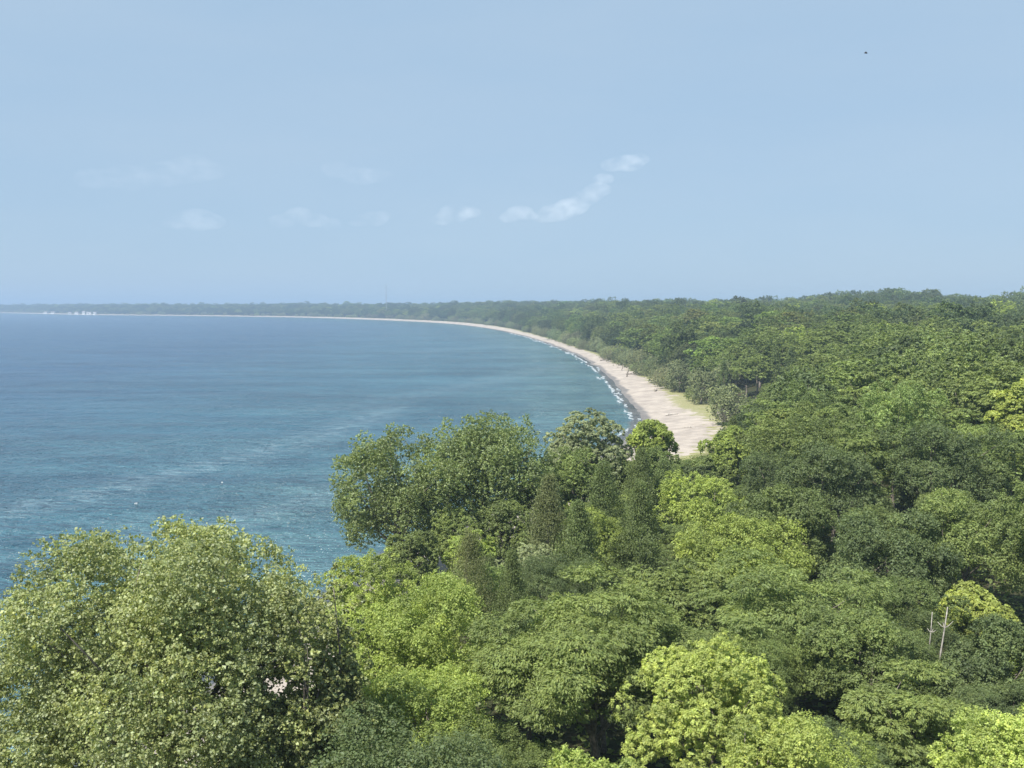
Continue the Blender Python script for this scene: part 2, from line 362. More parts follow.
def crown(style, seed, R, z0, z1, n_leaf, leaf, mat=None, ragged=0.0, gap=0.0, lean=(0, 0), gaps=()):
    """crown between heights z0 and z1, radius R; returns mesh and the lobe centres its limbs reach for"""
    rng = np.random.default_rng(seed)
    if style == "cedar":
        n_c = max(60, n_leaf // 26); tt = rng.uniform(0, 1, n_c) ** .8
        prof = np.interp(tt, [0, .12, .35, .7, 1], [.55, .95, .85, .45, .04]); ang = rng.uniform(0, 6.283, n_c)
        spike = 1 + .40 * np.sin(ang * 3 + tt * 9 + seed) + rng.normal(0, .12, n_c)
        rad = R * prof * spike * rng.uniform(.6, 1.05, n_c)
        C = np.stack([rad * np.cos(ang), rad * np.sin(ang), z0 + (z1 - z0) * tt + .15 * rad], 1)
        o = np.stack([np.cos(ang), np.sin(ang), np.full(n_c, .5)], 1)
        k = max(1, n_leaf // n_c); idx = np.repeat(np.arange(n_c), k); n = len(idx)
        sp = R * .085
        P = C[idx] + rng.normal(0, 1, (n, 3)) * np.array((sp, sp, sp * 1.1))
        Nn = o[idx] * .6 + rng.normal(0, .6, (n, 3))
        along = o[idx] * .8 + np.array((0, 0, .9))
        tone = (rng.normal(1, .2, n_c)[idx]) * rng.normal(1, .14, n)
        me = leaves_mesh("crown", P, Nn, leaf * rng.uniform(.7, 1.3, n), .38, np.clip(tone, .5, 1.6), rng.uniform(0, .5, n), mat or M_LEAF, along, rng)
        return me, C[:0]
    nl, lr, nc, cs, flat, asp, wo, wu, wr, rj = STYLE[style]
    zc, rz = (z0 + z1) / 2, (z1 - z0) / 2
    d = sphere_dirs(rng, nl); d = d[d[:, 2] > -.62]
    if style == "locust": rr = rng.uniform(.45, .92, len(d))
    else: rr = rng.uniform(.66, .86, len(d)) if style != 'poplar' else rng.uniform(.55, .93, len(d))
    L = rng.uniform(*lr, len(d)) * R
    az_ = np.arctan2(d[:, 1], d[:, 0]); env = 1 + .13 * np.sin(3 * az_ + seed) + .10 * np.sin(5 * az_ + 4 * d[:, 2] + seed * 2) + rng.normal(0, .03 if style == 'puff' else .10, len(d))
    C = d * rr[:, None] * env[:, None] * np.array((R, R, rz)) + np.array((0, 0, zc))
    C[:, :2] += np.outer((C[:, 2] - z0) / (z1 - z0), lean)
    C[:, 2] = np.minimum(C[:, 2], z1 - L * .72)
    # interior lobes close the crown
    ni = max(4, nl // 5); di = rng.normal(0, .30, (ni, 3)) * np.array((R, R, rz)) + np.array((0, 0, zc))
    C = np.vstack([C, di]); L = np.concatenate([L, rng.uniform(.26, .36, ni) * R])
    if ragged:
        nx = int(nl * .5); dx = sphere_dirs(rng, nx * 2); dx = dx[dx[:, 2] > -.25][:nx]
        ex = dx * (1 + ragged * rng.uniform(.0, .28, len(dx)))[:, None] * np.array((R, R, rz)) * .98 + np.array((0, 0, zc))
        C = np.vstack([C, ex]); L = np.concatenate([L, rng.uniform(.06, .12, len(ex)) * R])
    if gap:
        kill = rng.uniform(size=len(C)) < gap; C, L = C[~kill], L[~kill]
    vol = L ** 2; share = vol / vol.sum()
    ncl = np.maximum(3, (share * n_leaf / nc).astype(int))
    li = np.repeat(np.arange(len(C)), ncl); n_c = len(li)
    dd = rng.normal(size=(n_c, 3)); dd /= np.linalg.norm(dd, axis=1, keepdims=True)
    outw = C[li] - np.array((0, 0, zc - rz * .3)); outw /= (np.linalg.norm(outw, axis=1, keepdims=True) + 1e-9)
    flip = (dd * outw).sum(1) < -.25; dd[flip] *= -1
    K = C[li] + dd * (L[li] * rng.uniform(rj[0], rj[1], n_c))[:, None] * np.array((1, 1, flat))
    for o_, d_, r_ in gaps:          # openings one can see through
        v_ = K - o_; perp = np.linalg.norm(v_ - (v_ @ d_)[:, None] * d_, axis=1)
        ok = perp > r_ * rng.uniform(.3, 1.9, len(K)); K, dd, outw, li = K[ok], dd[ok], outw[ok], li[ok]
    n_c = len(K)
    k = max(1, n_leaf // n_c); idx = np.repeat(np.arange(n_c), k); n = len(idx)
    pr = cs * R * 1.75 * rng.uniform(.65, 1.3, n_c)
    bias = dd * .55 + outw * .25 + np.array((0, 0, .35))
    q = rng.normal(size=(n, 3)); q /= np.linalg.norm(q, axis=1, keepdims=True); q = q + bias[idx] * .8; q /= np.linalg.norm(q, axis=1, keepdims=True)
    P = K[idx] + q * (pr[idx] * rng.uniform(.12, 1.25, n) ** (.7 if style == 'puff' else .9))[:, None] * np.array((1, 1, .42 if style == "locust" else .85))
    Nn = q * wo + dd[idx] * .25 + np.array((0, 0, wu)) + rng.normal(0, wr, (n, 3))
    lt = rng.normal(1, .12, len(C)); ct = rng.normal(1, .10, n_c)
    tone = lt[li][idx] * ct[idx] * rng.normal(1, .13, n)
    hue = .25 + .25 * rng.normal(0, 1, n) + .2 * (lt[li][idx] - 1) * 4
    along = None
    if style == "locust":
        along = dd[idx] * np.array((1, 1, 0)) + np.array((0, 0, -.25))
    me = leaves_mesh("crown", P, Nn, leaf * np.clip(rng.lognormal(-.04, .26, n), .45, 1.9), asp, np.clip(tone, .5, 1.7), hue, mat or M_LEAF, along, rng)
    return me, C
def trunk_mesh(seed, h0, C, r, z0, mat=M_BARK, n_limb=14, sink=.6):
    rng = np.random.default_rng(seed + 77); mb = MB()
    top = np.array((0, 0, h0)) if not len(C) else np.array((*(C[:, :2].mean(0) * .5), h0))
    k = 7; pts = [np.array((0, 0, -sink)) * (1 - s) + top * s + np.append(rng.normal(0, .05 * h0 * .3, 2) * (0 < s < 1), 0) for s in np.linspace(0, 1, k)]
    rad = [r * (1.35 if s == 0 else 1.0) * (1 - .78 * s) for s in np.linspace(0, 1, k)]
    mb.tube(pts, rad, 9)
    if len(C):
        sel = rng.permutation(len(C))[:n_limb]
        for i in sel:
            s = rng.uniform(.42, .95); j = s * (k - 1); a = pts[int(j)] + (pts[min(int(j) + 1, k - 1)] - pts[int(j)]) * (j % 1)
            e = C[i]; mid = (a + e) / 2 + np.array((*rng.normal(0, .12 * np.linalg.norm(e - a), 2), -.06 * np.linalg.norm(e - a)))
            pp = [a * (1 - q) ** 2 + 2 * mid * q * (1 - q) + e * q * q for q in np.linspace(0, 1, 6)]
            r0 = r * (1 - .78 * s) * .62
            mb.tube(pp, [r0 * (1 - .85 * q) for q in np.linspace(0, 1, 6)], 6)
    return mb.mesh("trunk", mat, True)

PAL = {   # leaf base colours
    "dark": (.074, .100, .040), "mid": (.102, .134, .046), "olive": (.122, .158, .052), "lime": (.178, .224, .060), "pale": (.178, .204, .082),
    "yellow": (.215, .25, .068), "silver": (.165, .192, .108), "cedar": (.092, .120, .044), "brown": (.112, .128, .054), "bright": (.222, .268, .080),
}
KINDNAME = {"oak": "oak_tree", "maple": "maple_tree", "poplar": "poplar_tree", "locust": "locust_tree", "puff": "willow_tree", "cedar": "cedar_tree", "shrub": "willow_shrub"}
heroes = []      # x, y, R
TREES = []       # every tree with its picture place, for the labels of the rest
def put_tree(style, base, crown_me, trunk_me, color, rz=0., scale=1., label=None, group=None, cat="tree", name=None):
    root = bpy.data.objects.new(name or KINDNAME[style], None); COL.objects.link(root)
    root.location = base; root.rotation_euler = (0, 0, rz); root.scale = (scale,) * 3 if np.isscalar(scale) else scale
    root.empty_display_size = .5
    tag(root, label, cat, group)
    c = link("crown", crown_me, root); c.color = (*color, 1)
    if trunk_me: link("trunk", trunk_me, root)
    return root
def jit(col, seed, a=.08):
    r = np.random.default_rng(seed + 991); f = r.normal(1, a); g = r.normal(0, a * .4)
    return tuple(float(max(.004, c * f * k)) for c, k in zip(col, (1 + g * .7, 1, 1 - g * .35)))
HG = "trees standing nearest the tower"
def hero(style, px, top, Y, wpx, tone, label, depth=None, n=30000, leaf=.17, ragged=0., gap=0., mat=None, low=None, limbs=16, seed=None, lean=(0, 0), sq=1.0, holes=()):
    p = at_depth(px, top, Y); zg = ground(p[0], p[1]); h = p[2] - zg
    n = int(n * 2.6) if style != 'poplar' or Y > 60 else n; leaf = leaf * .60 if style != 'poplar' or Y > 60 else leaf
    R = wpx / F * Y / 2; seed = seed if seed is not None else int(px * 7 + top)
    z0 = low if low is not None else max(.12 * h, h - (2.6 if style == "cedar" else 2.0) * R * sq * (2.2 if style == "cedar" else 1))
    gaps = [(np.array((-p[0], -p[1], CAM_H - zg)), ray(a, b) / np.linalg.norm(ray(a, b)), c / F * Y) for a, b, c in holes]
    me, C = crown(style, seed, R, z0, h, n, leaf, mat, ragged, gap, lean, gaps)
    tr = trunk_mesh(seed, z0 + (h - z0) * (.95 if style == "cedar" else .6), C, max(.10, .021 * h + .012 * R), z0, n_limb=limbs)
    root = put_tree(style, (p[0], p[1], zg), me, tr, jit(PAL[tone], seed, .05), 0, 1, label, HG)
    heroes.append((p[0], p[1], R, px, top, Y, wpx)); return root

hero("poplar", 158, 540, 38, 336, "pale", "huge pale green poplar with flickering leaves in front of the lake", n=310000, leaf=.110, ragged=.22, gap=.0, mat=M_SHINY, low=4.0, limbs=34, seed=11,
     holes=[(212, 686, 8), (268, 683, 7), (277, 691, 9), (246, 690, 5), (206, 677, 5), (283, 684, 5), (222, 694, 5)])
hero("poplar", 300, 606, 36.5, 110, "pale", "smaller ragged poplar leaning on the huge poplar's right flank", n=52000, leaf=.110, ragged=.5, mat=M_SHINY, low=3.5, seed=12, holes=[(277, 691, 9), (268, 683, 7), (283, 684, 5)])
hero("poplar", 338, 578, 37, 70, "pale", "slim pale poplar sapling against the big pale poplar's edge", n=26000, leaf=.115, ragged=.6, mat=M_SHINY, seed=13, low=1.5)
hero("poplar", 402, 436, 92, 122, "olive", "windblown poplar leaning out over the water, dark underneath", n=44000, leaf=.25, ragged=.35, gap=.05, mat=M_SHINY, low=1.5, limbs=22, seed=21, lean=(-2.5, 0))
hero("poplar", 487, 417, 98, 128, "olive", "windblown poplar with ragged top right of the one leaning over water", n=44000, leaf=.25, ragged=.35, gap=.02, mat=M_SHINY, low=2.5, limbs=22, seed=22)
hero("puff", 588, 407, 108, 94, "silver", "round puffy grey-green willow standing just before the curving beach", n=60000, leaf=.36, seed=31, low=1.0)
hero("maple", 652, 421, 113, 46, "lime", "small bright green maple between round willow and beach sand", n=20000, leaf=.30, seed=33)
for i, a in enumerate([
    (641, 450, 101, 40, "cedar", "dark cedar below the small bright maple by the beach"),
    (664, 462, 104, 46, "cedar", "dark broad cedar right under the near end of the sand"),
    (733, 419, 138, 30, "cedar", "dark pointed cedar at the right edge of the beach end"),
    (604, 466, 86, 56, "cedar", "dark cedar below the round puffy willow"),
    (549, 478, 80, 60, "brown", "brownish cedar right of the windblown poplars"),
    (470, 535, 64, 84, "brown", "brownish broad cedar right below the windblown poplars' trunks"),
    (512, 552, 60, 52, "cedar", "dark narrow cedar behind the lime maple's right side"),
    (578, 505, 72, 62, "cedar", "dark cedar in the hollow behind the feathery locust"),
    (640, 486, 80, 58, "cedar", "dark cedar between willow and pale locust canopy"),
    (348, 655, 37, 60, "brown", "thin brownish cedar beside the big pale poplar")]):
    hero("cedar", *a, n=9000, leaf=.30 if a[2] > 70 else .2, seed=50 + i)
hero("maple", 425, 577, 51, 165, "lime", "lime green maple in sunlight below the windblown poplars", n=34000, leaf=.20, seed=61)
hero("maple", 370, 560, 58, 112, "lime", "light green maple at the water's edge left of lime maple", n=22000, leaf=.21, ragged=.8, seed=62)
hero("maple", 412, 668, 41, 150, "lime", "low leafy lime maple at the bottom beside big poplar", n=26000, leaf=.17, seed=63)
hero("locust", 598, 580, 46, 250, "olive", "wide feathery olive locust with forked dark trunk showing", n=52000, leaf=.25, gap=.08, limbs=24, seed=71, low=4.0)
hero("locust", 800, 560, 57, 215, "olive", "wide feathery locust spreading above the yellow-green maple", n=34000, leaf=.30, seed=72)
hero("locust", 690, 558, 66, 130, "olive", "feathery locust behind the wide forked one", n=22000, leaf=.32, seed=73)
hero("puff", 712, 637, 39, 178, "bright", "dense yellow-green maple like heaped puffs at bottom centre", n=42000, leaf=.18, seed=81)
hero("maple", 772, 722, 34, 110, "bright", "low yellow-green treetop at the bottom right of heaped maple", n=16000, leaf=.15, seed=82)
hero("maple", 1006, 712, 34, 130, "bright", "bright yellow-green treetop in the bottom right corner", n=18000, leaf=.15, seed=83)
hero("maple", 592, 752, 33, 120, "lime", "lime treetop just showing at the bottom under forked locust", n=12000, leaf=.15, seed=84)
hero("locust", 908, 662, 43, 170, "olive", "broad olive locust below the two bleached dead trunks", n=28000, leaf=.24, gap=.1, seed=85, limbs=30)
hero("maple", 1016, 374, 104, 56, "yellow", "yellow maple crown at the right edge of the photo", n=22000, leaf=.36, seed=91, low=3.5)
hero("maple", 975, 588, 63, 66, "yellow", "small yellowing maple above the two bleached dead trunks", n=20000, leaf=.26, seed=92)
hero("maple", 744, 520, 77, 132, "lime", "sunlit yellow-green maple in the middle of the canopy", n=26000, leaf=.26, seed=93)
hero("maple", 704, 478, 95, 88, "lime", "light green maple just below the near end of sand", n=16000, leaf=.28, seed=94)
hero("oak", 835, 447, 90, 112, "dark", "dark bluish oak left of two dark oaks mid right", n=22000, leaf=.30, seed=101)
hero("oak", 888, 515, 71, 120, "dark", "green oak with deep shadow on its right flank", n=26000, leaf=.26, seed=102)
hero("oak", 942, 424, 92, 118, "dark", "dark oak below the yellow crown at right edge", n=22000, leaf=.30, seed=103)
hero("oak", 968, 492, 74, 125, "mid", "green oak right of the oak with shadowed flank", n=26000, leaf=.26, seed=104)
hero("oak", 1000, 622, 51, 120, "dark", "dark greyish oak right of the two bleached dead trunks", n=26000, leaf=.20, seed=105)
hero("oak", 780, 486, 82, 100, "mid", "mid green oak above the sunlit yellow-green maple", n=20000, leaf=.28, seed=106)
hero("oak", 862, 610, 50, 110, "mid", "green oak below the wide feathery locust", n=24000, leaf=.19, seed=107)

for i, a in enumerate([("maple", 731, 426, 132, 50, "lime", "lime maple at the corner of sand and forest"), ("maple", 708, 459, 118, 46, "mid", "mid green maple closing the near end of the sand"),
        ("puff", 702, 364, 262, 34, "silver", "grey-green willow shrub at the back of the sand"), ("puff", 680, 358, 300, 30, "silver", "smaller grey-green willow shrub further along the sand"),
        ("puff", 726, 382, 215, 40, "silver", "round silvery willow right of the grassy sand corner")]):
    hero(*a, n=16000, leaf=.36, seed=150 + i, low=-.6)
for i, a in enumerate([("maple", 452, 508, 88, 62, "olive", "small olive maple between the two windblown poplars' trunks"), ("maple", 412, 532, 82, 60, "mid", "small green maple under the poplar leaning over water"),
        ("maple", 505, 500, 90, 66, "mid", "green maple under the right windblown poplar"), ("maple", 540, 468, 99, 62, "olive", "olive maple between windblown poplar and puffy willow"),
        ("maple", 470, 530, 84, 50, "lime", "little lime maple low under the windblown poplars"), ("maple", 620, 458, 105, 56, "mid", "green maple just below the round puffy willow"), ("maple", 574, 448, 102, 66, "olive", "olive maple at the foot of the round puffy willow"), ("oak", 690, 466, 108, 50, "dark", "dark oak right of the broad cedar under the sand"),
        ("maple", 655, 446, 107, 46, "mid", "green maple directly below the small bright maple")]):
    hero(*a, n=13000, leaf=.26, seed=130 + i)

# ---- variants shared by the rest of the forest, three levels of detail
VAR = {}
def variant(style, lod, k):
    key = (style, lod, k)
    if key not in VAR:
        seed = 500 + hash((len(style), lod, k)) % 9000 + ord(style[0]) * 13
        R, h = (2.0, 9.0) if style == "cedar" else (3.2, 4.6) if style == "shrub" else (4.4, 12.5)
        z0 = .9 if style == "cedar" else -.6 if style == "shrub" else 3.4
        n, leaf = ((80000, .112), (38000, .165), (12000, .28))[lod]
        if style == "cedar": n = n // 3
        if style == "locust": leaf *= 1.3
        if style == "poplar": leaf *= .95
        me, C = crown("puff" if style == "shrub" else style, seed, R, z0, h, n if style != "shrub" else n // 2, leaf)
        tr = trunk_mesh(seed, 7.5 if style != "shrub" else 2.0, C, .26 if style not in ("cedar", "shrub") else .14, z0, n_limb=(14, 8, 5)[lod])
        VAR[key] = (me, tr, R, h)
    return VAR[key]

PROFILE = ([-60, 0, 338, 345, 362, 400, 540, 600, 632, 645, 700, 712, 730, 760, 800, 860, 1100], [640, 640, 615, 600, 575, 560, 470, 452, 446, 462, 452, 430, 405, 380, 345, 300, 200])
rng = np.random.default_rng(2024)
def scatter(r0, r1, sp, a0=-34, a1=33):
    """jittered, evenly spread points in the wedge"""
    xs = []; ny = int((r1 + 5) / (sp * .87))
    for j in range(ny):
        y = j * sp * .87
        half = max(30, y * .72)
        k = np.arange(-half, half, sp) + (j % 2) * sp / 2
        pts = np.stack([k, np.full(len(k), y)], 1) + rng.uniform(-.36, .36, (len(k), 2)) * sp
        xs.append(pts)
    P = np.vstack(xs); r = np.hypot(*P.T); az = np.degrees(np.arctan2(P[:, 0], P[:, 1]))
    return P[(r >= r0) & (r < r1) & (az > a0) & (az < a1)]
near = np.vstack([scatter(27, 95, 6.9), scatter(95, 420, 8.4)])
dn = shore_dist(near[:, 0], near[:, 1]) ; un = dn - beach_w(near[:, 0], near[:, 1])
near = near[un > 2.0]; un = un[un > 2.0]
H = np.array(heroes)
cand = []
for (x, y), uu in zip(near, un):
    r = math.hypot(x, y)
    s = rng.uniform(.78, 1.2); 
    if uu < 9: s *= .9
    elif uu < 18: s *= .8
    if r > 95: s *= 1.2
    if r < 65: s *= .78
    Rr = 4.4 * s * .8
    dd = np.hypot(H[:, 0] - x, H[:, 1] - y)
    if (dd < .62 * H[:, 2] + .55 * Rr).any(): continue
    u_ = rng.uniform()
    patch = math.sin(x * .043 + 1) + math.sin(y * .037 + x * .02) + .5 * math.sin(x * .11 - y * .09)
    if uu < 9: style = "shrub"
    elif uu < 16: style = ("cedar", "puff", "maple", "maple")[int(u_ * 4)]
    elif patch > .3: style = "oak" if u_ < .8 else "maple"
    elif patch > -.8: style = "maple" if u_ < .45 else "locust" if u_ < .75 else "oak"
    else: style = "locust" if u_ < .62 else "maple" if u_ < .9 else "cedar"
    v_ = rng.uniform()
    tone = {"oak": "dark" if v_ < .65 else "mid", "maple": "mid" if v_ < .62 else "lime" if v_ < (.78 if r < 90 else .62) else "olive", "locust": "olive" if v_ < .75 else "mid",
            "cedar": "cedar", "puff": "silver" if v_ < .6 else "olive", "shrub": "silver" if v_ < .5 else "olive"}[style]
    if style == "maple" and v_ > .985: tone = "yellow"
    zg = ground(x, y)
    hh = (9.0 if style == "cedar" else 4.6 if style == "shrub" else 12.5)
    if style == "cedar": s *= 1.15
    # keep the water, the sand and the big crowns in sight: trees in front of them are lower
    for px_off in (0,):
        px, py = project((x, y, zg + hh * s))
        wpx = 4.0 * s * F / y
        lim = max(np.interp(px + k * wpx, *PROFILE) for k in (-1, -.5, 0, .5, 1)) if r < 260 else 0
        for hr in heroes:
            if hr[5] > y - 1.5 and abs(px - hr[3]) < .42 * hr[6] + .55 * wpx: lim = max(lim, hr[4] + .55 * min(hr[6], 120))
        if 170 < px < 330 and y > 42: lim = max(lim, 730)
        if px < 640 and r > 60 and y < 125: lim = max(lim, np.interp(px, [340, 560, 640], [590, 490, 470]))
        if py < lim:
            zt = at_depth(px, lim, y)[2]; s2 = (zt - zg) / hh
            if s2 < .22: s = 0
            else: s = s2
    if s == 0 or (906 < px < 968 and 40 < r < 60): continue
    px, py = project((x, y, zg + hh * s))
    if px < -70 or px > 1100 or py > 830: continue
    cand.append((r, x, y, zg, s, style, tone, px, py))
cand.sort(key=lambda a: a[0])
N_SINGLE = 262
singles, rest = cand[:N_SINGLE], cand[N_SINGLE:]

# words for the rest of the forest: how it looks, which patch of canopy it stands in, and its turn along that patch
LOOK = {("oak", "dark"): "dark green oak", ("oak", "mid"): "mid green oak", ("maple", "mid"): "mid green maple", ("maple", "lime"): "lime green maple",
        ("maple", "olive"): "olive green maple", ("maple", "yellow"): "yellowing maple", ("locust", "olive"): "feathery olive locust", ("locust", "mid"): "feathery green locust",
        ("cedar", "cedar"): "dark conical cedar", ("puff", "silver"): "puffy grey-green willow", ("puff", "olive"): "puffy olive willow", ("shrub", "silver"): "low grey-green shrub", ("shrub", "olive"): "low olive shrub"}
def patch_words(r, px):
    if r < 55: return "under the nearest " + ("left" if px < 480 else "middle" if px < 760 else "right") + " crowns"
    if r < 85: return "in the near canopy" + (" left of the willow" if px < 560 else " below the sand" if px < 740 else " below the dark oaks" if px < 900 else " by the right edge")
    if r < 125: return "in the canopy" + (" beside the willow" if px < 690 else " below the sand's end" if px < 800 else " around the dark oaks" if px < 920 else " by the yellow crown")
    if r < 175: return "in the canopy" + (" beside the beach end" if px < 800 else " past the dark oaks" if px < 920 else " past the yellow crown")
    return "in the forest" + (" bordering the sand" if px < 740 else " inland of the sand" if px < 830 else " beyond the dark oaks" if px < 930 else " beyond the yellow crown")
buckets = {}
for i, c in enumerate(singles): buckets.setdefault((LOOK[(c[5], c[6])], patch_words(c[0], c[7])), []).append(i)
ORD = ["leftmost", "second from left", "third from left", "fourth from left", "fifth from left", "sixth from left", "seventh from left", "eighth from left", "ninth from left", "tenth from left"]
CNT = ["", "", "two", "three", "four", "five", "six", "seven", "eight", "nine", "ten"]
LBL = {}
for (look, where), ids in buckets.items():
    ids.sort(key=lambda i: singles[i][7]); n = len(ids)
    for k, i in enumerate(ids):
        if n == 1: LBL[i] = f"single {look} {where}"
        elif n <= 10: LBL[i] = f"{'rightmost' if k == n - 1 else ORD[k]} of {CNT[n]} {look}s {where}"
        else: LBL[i] = f"{look} among many alike {where}"
for i, (r, x, y, zg, s, style, tone, px, py) in enumerate(singles):
    lod = 0 if r < 66 else 1 if r < 135 else 2
    me, tr, R, h = variant(style, lod, int(rng.integers(0, 3)))
    wide = s * rng.uniform(.92, 1.18) if s > .75 else max(s, .62) * rng.uniform(.95, 1.1)
    n_alike = len(buckets[(LOOK[(style, tone)], patch_words(r, px))])
    g = "forest canopy trees" if n_alike <= 10 else LOOK[(style, tone)] + "s " + patch_words(r, px)
    put_tree(style, (x, y, zg), me, tr, jit(PAL[tone], i, .075), rng.uniform(0, 6.28), (wide, wide, s), LBL[i], g, "shrub" if style == "shrub" else "tree")

# ---- the far forest: one mass, past the trees one can count
def far_points():
    pts = [np.array([[c[1], c[2]] for c in rest])] if rest else []
    pts.append(scatter(420, 1000, 9.0)); 
    a = scatter(1000, 1900, 11); pts.append(a)
    b = scatter(1900, 5200, 17, -34, 12); pts.append(b)
    return np.vstack(pts)
FP = far_points(); fd = shore_dist(FP[:, 0], FP[:, 1]); fu = fd - beach_w(FP[:, 0], FP[:, 1]); fr = np.hypot(*FP.T)
k = (fu > 2.5) & ((fr < 1000) | (fu < 420)); FP, fu, fr = FP[k], fu[k], fr[k]
fz = elev(FP[:, 0], FP[:, 1]); n = len(FP)
ps = np.sin(FP[:, 0] * .043 + 1) + np.sin(FP[:, 1] * .037 + FP[:, 0] * .02) + .5 * np.sin(FP[:, 0] * .11 - FP[:, 1] * .09) + rng.normal(0, .7, n)
kind = np.where(ps > .25, 0, np.where(ps > -.7, 1, 2)); kind[(fu < 9)] = 3; kind[(fu < 16) & (rng.uniform(size=n) < .4)] = 3
pal = np.array([PAL["dark"], PAL["mid"], PAL["olive"], PAL["silver"]]); tint = pal[kind] * .9 * rng.normal(1, .13, (n, 1)) * (1 + rng.normal(0, .05, (n, 3)))
lm_ = rng.uniform(size=n) < .02; tint[lm_] = np.array(PAL["lime"]) * rng.uniform(.8, 1.05, (lm_.sum(), 1))
scl = rng.choice([.85, 1.0, 1.15, 1.32], n, p=[.3, .35, .25, .1]) * rng.uniform(.92, 1.1, n) * 1.2 * np.interp(fr, [0, 600, 1500, 4000], [1, 1.1, 1.3, 1.8]) * np.where(kind == 3, rng.uniform(.8, 1.5, n), 1)
zs = scl / 1.13 * rng.uniform(.85, 1.15, n) * np.where((rng.uniform(size=n) < .06) & (fr > 650), 1.22, 1) / np.interp(fr, [0, 1500, 4000], [1, 1.15, 1.5])
me = bpy.data.meshes.new("forest"); me.vertices.add(n)
me.vertices.foreach_set("co", np.stack([FP[:, 0], FP[:, 1], fz - .4], 1).astype(np.float32).ravel())
attr(me, "tint", np.hstack([tint, np.ones((n, 1))]), 'POINT', 'FLOAT_COLOR'); attr(me, "sc", np.stack([scl, scl, zs], 1), 'POINT', 'FLOAT_VECTOR')
attr(me, "rot", np.stack([np.zeros(n), np.zeros(n), rng.uniform(0, 6.28, n)], 1), 'POINT', 'FLOAT_VECTOR'); attr(me, "kd", kind.astype(float))
forest = link("forest", me); tag(forest, kind="stuff")
src = {}
for o in COL.objects:
    if o.name.startswith("crown") and o.data is not None:
        for key, v in VAR.items():
            if v[0] == o.data and key[1] >= (1 if key[0] == "shrub" else 2): src.setdefault(key[0], []).append(o)
ng = bpy.data.node_groups.new("far_forest", 'GeometryNodeTree')
ng.interface.new_socket("Geometry", in_out='INPUT', socket_type='NodeSocketGeometry'); ng.interface.new_socket("Geometry", in_out='OUTPUT', socket_type='NodeSocketGeometry')
gi, go = ng.nodes.new("NodeGroupInput"), ng.nodes.new("NodeGroupOutput"); join = ng.nodes.new("GeometryNodeJoinGeometry")
def named(name, typ):
    a = ng.nodes.new("GeometryNodeInputNamedAttribute"); a.data_type = typ; a.inputs[0].default_value = name
    return [o for o in a.outputs if o.enabled][0]
for ki, st in enumerate(("oak", "maple", "locust", "shrub")):
    s_obj = (src.get(st) or src.get("maple"))[0]
    cmp = ng.nodes.new("FunctionNodeCompare"); cmp.data_type = 'FLOAT'; cmp.operation = 'EQUAL'; cmp.inputs["Epsilon"].default_value = .1
    ng.links.new(named("kd", 'FLOAT'), cmp.inputs[0]); cmp.inputs[1].default_value = ki
    oi = ng.nodes.new("GeometryNodeObjectInfo"); oi.inputs[0].default_value = s_obj; oi.transform_space = 'ORIGINAL'; oi.inputs["As Instance"].default_value = False
    sm = ng.nodes.new("GeometryNodeSetMaterial"); sm.inputs["Material"].default_value = M_FAR
    ng.links.new(oi.outputs["Geometry"], sm.inputs["Geometry"])
    ip = ng.nodes.new("GeometryNodeInstanceOnPoints")
    ng.links.new(gi.outputs[0], ip.inputs["Points"]); ng.links.new(cmp.outputs[0], ip.inputs["Selection"]); ng.links.new(sm.outputs[0], ip.inputs["Instance"])
    e2r = ng.nodes.new("FunctionNodeEulerToRotation"); ng.links.new(named("rot", 'FLOAT_VECTOR'), e2r.inputs[0]); ng.links.new(e2r.outputs[0], ip.inputs["Rotation"])
    ng.links.new(named("sc", 'FLOAT_VECTOR'), ip.inputs["Scale"]); ng.links.new(ip.outputs[0], join.inputs[0])
ng.links.new(join.outputs[0], go.inputs[0])
md = forest.modifiers.new("far_forest", 'NODES'); md.node_group = ng
print("trees", len(heroes), len(singles), "far", n)

# ---- low growth on the forest floor near the tower
g = scatter(25, 110, 1.1); gd = shore_dist(g[:, 0], g[:, 1]) - beach_w(g[:, 0], g[:, 1]); g = g[gd > 2]
gz = elev(g[:, 0], g[:, 1]); idx = np.repeat(np.arange(len(g)), 6); nn = len(idx)
Pg = np.stack([g[idx, 0], g[idx, 1], gz[idx]], 1) + rng.normal(0, 1, (nn, 3)) * np.array((.6, .6, 0)) + np.array((0, 0, 1)) * rng.uniform(.1, 1.5, (nn, 1)) * rng.uniform(.3, 1, (len(g), 1))[idx]
me = leaves_mesh("undergrowth", Pg, np.array((0, 0, 1)) + rng.normal(0, .45, (nn, 3)), rng.uniform(.3, .55, nn), .7, np.clip(rng.normal(1, .2, nn), .5, 1.6), rng.uniform(0, .5, nn), M_LEAF, None, rng)
o = link("undergrowth", me); o.color = (*PAL["mid"], 1); tag(o, kind="stuff")

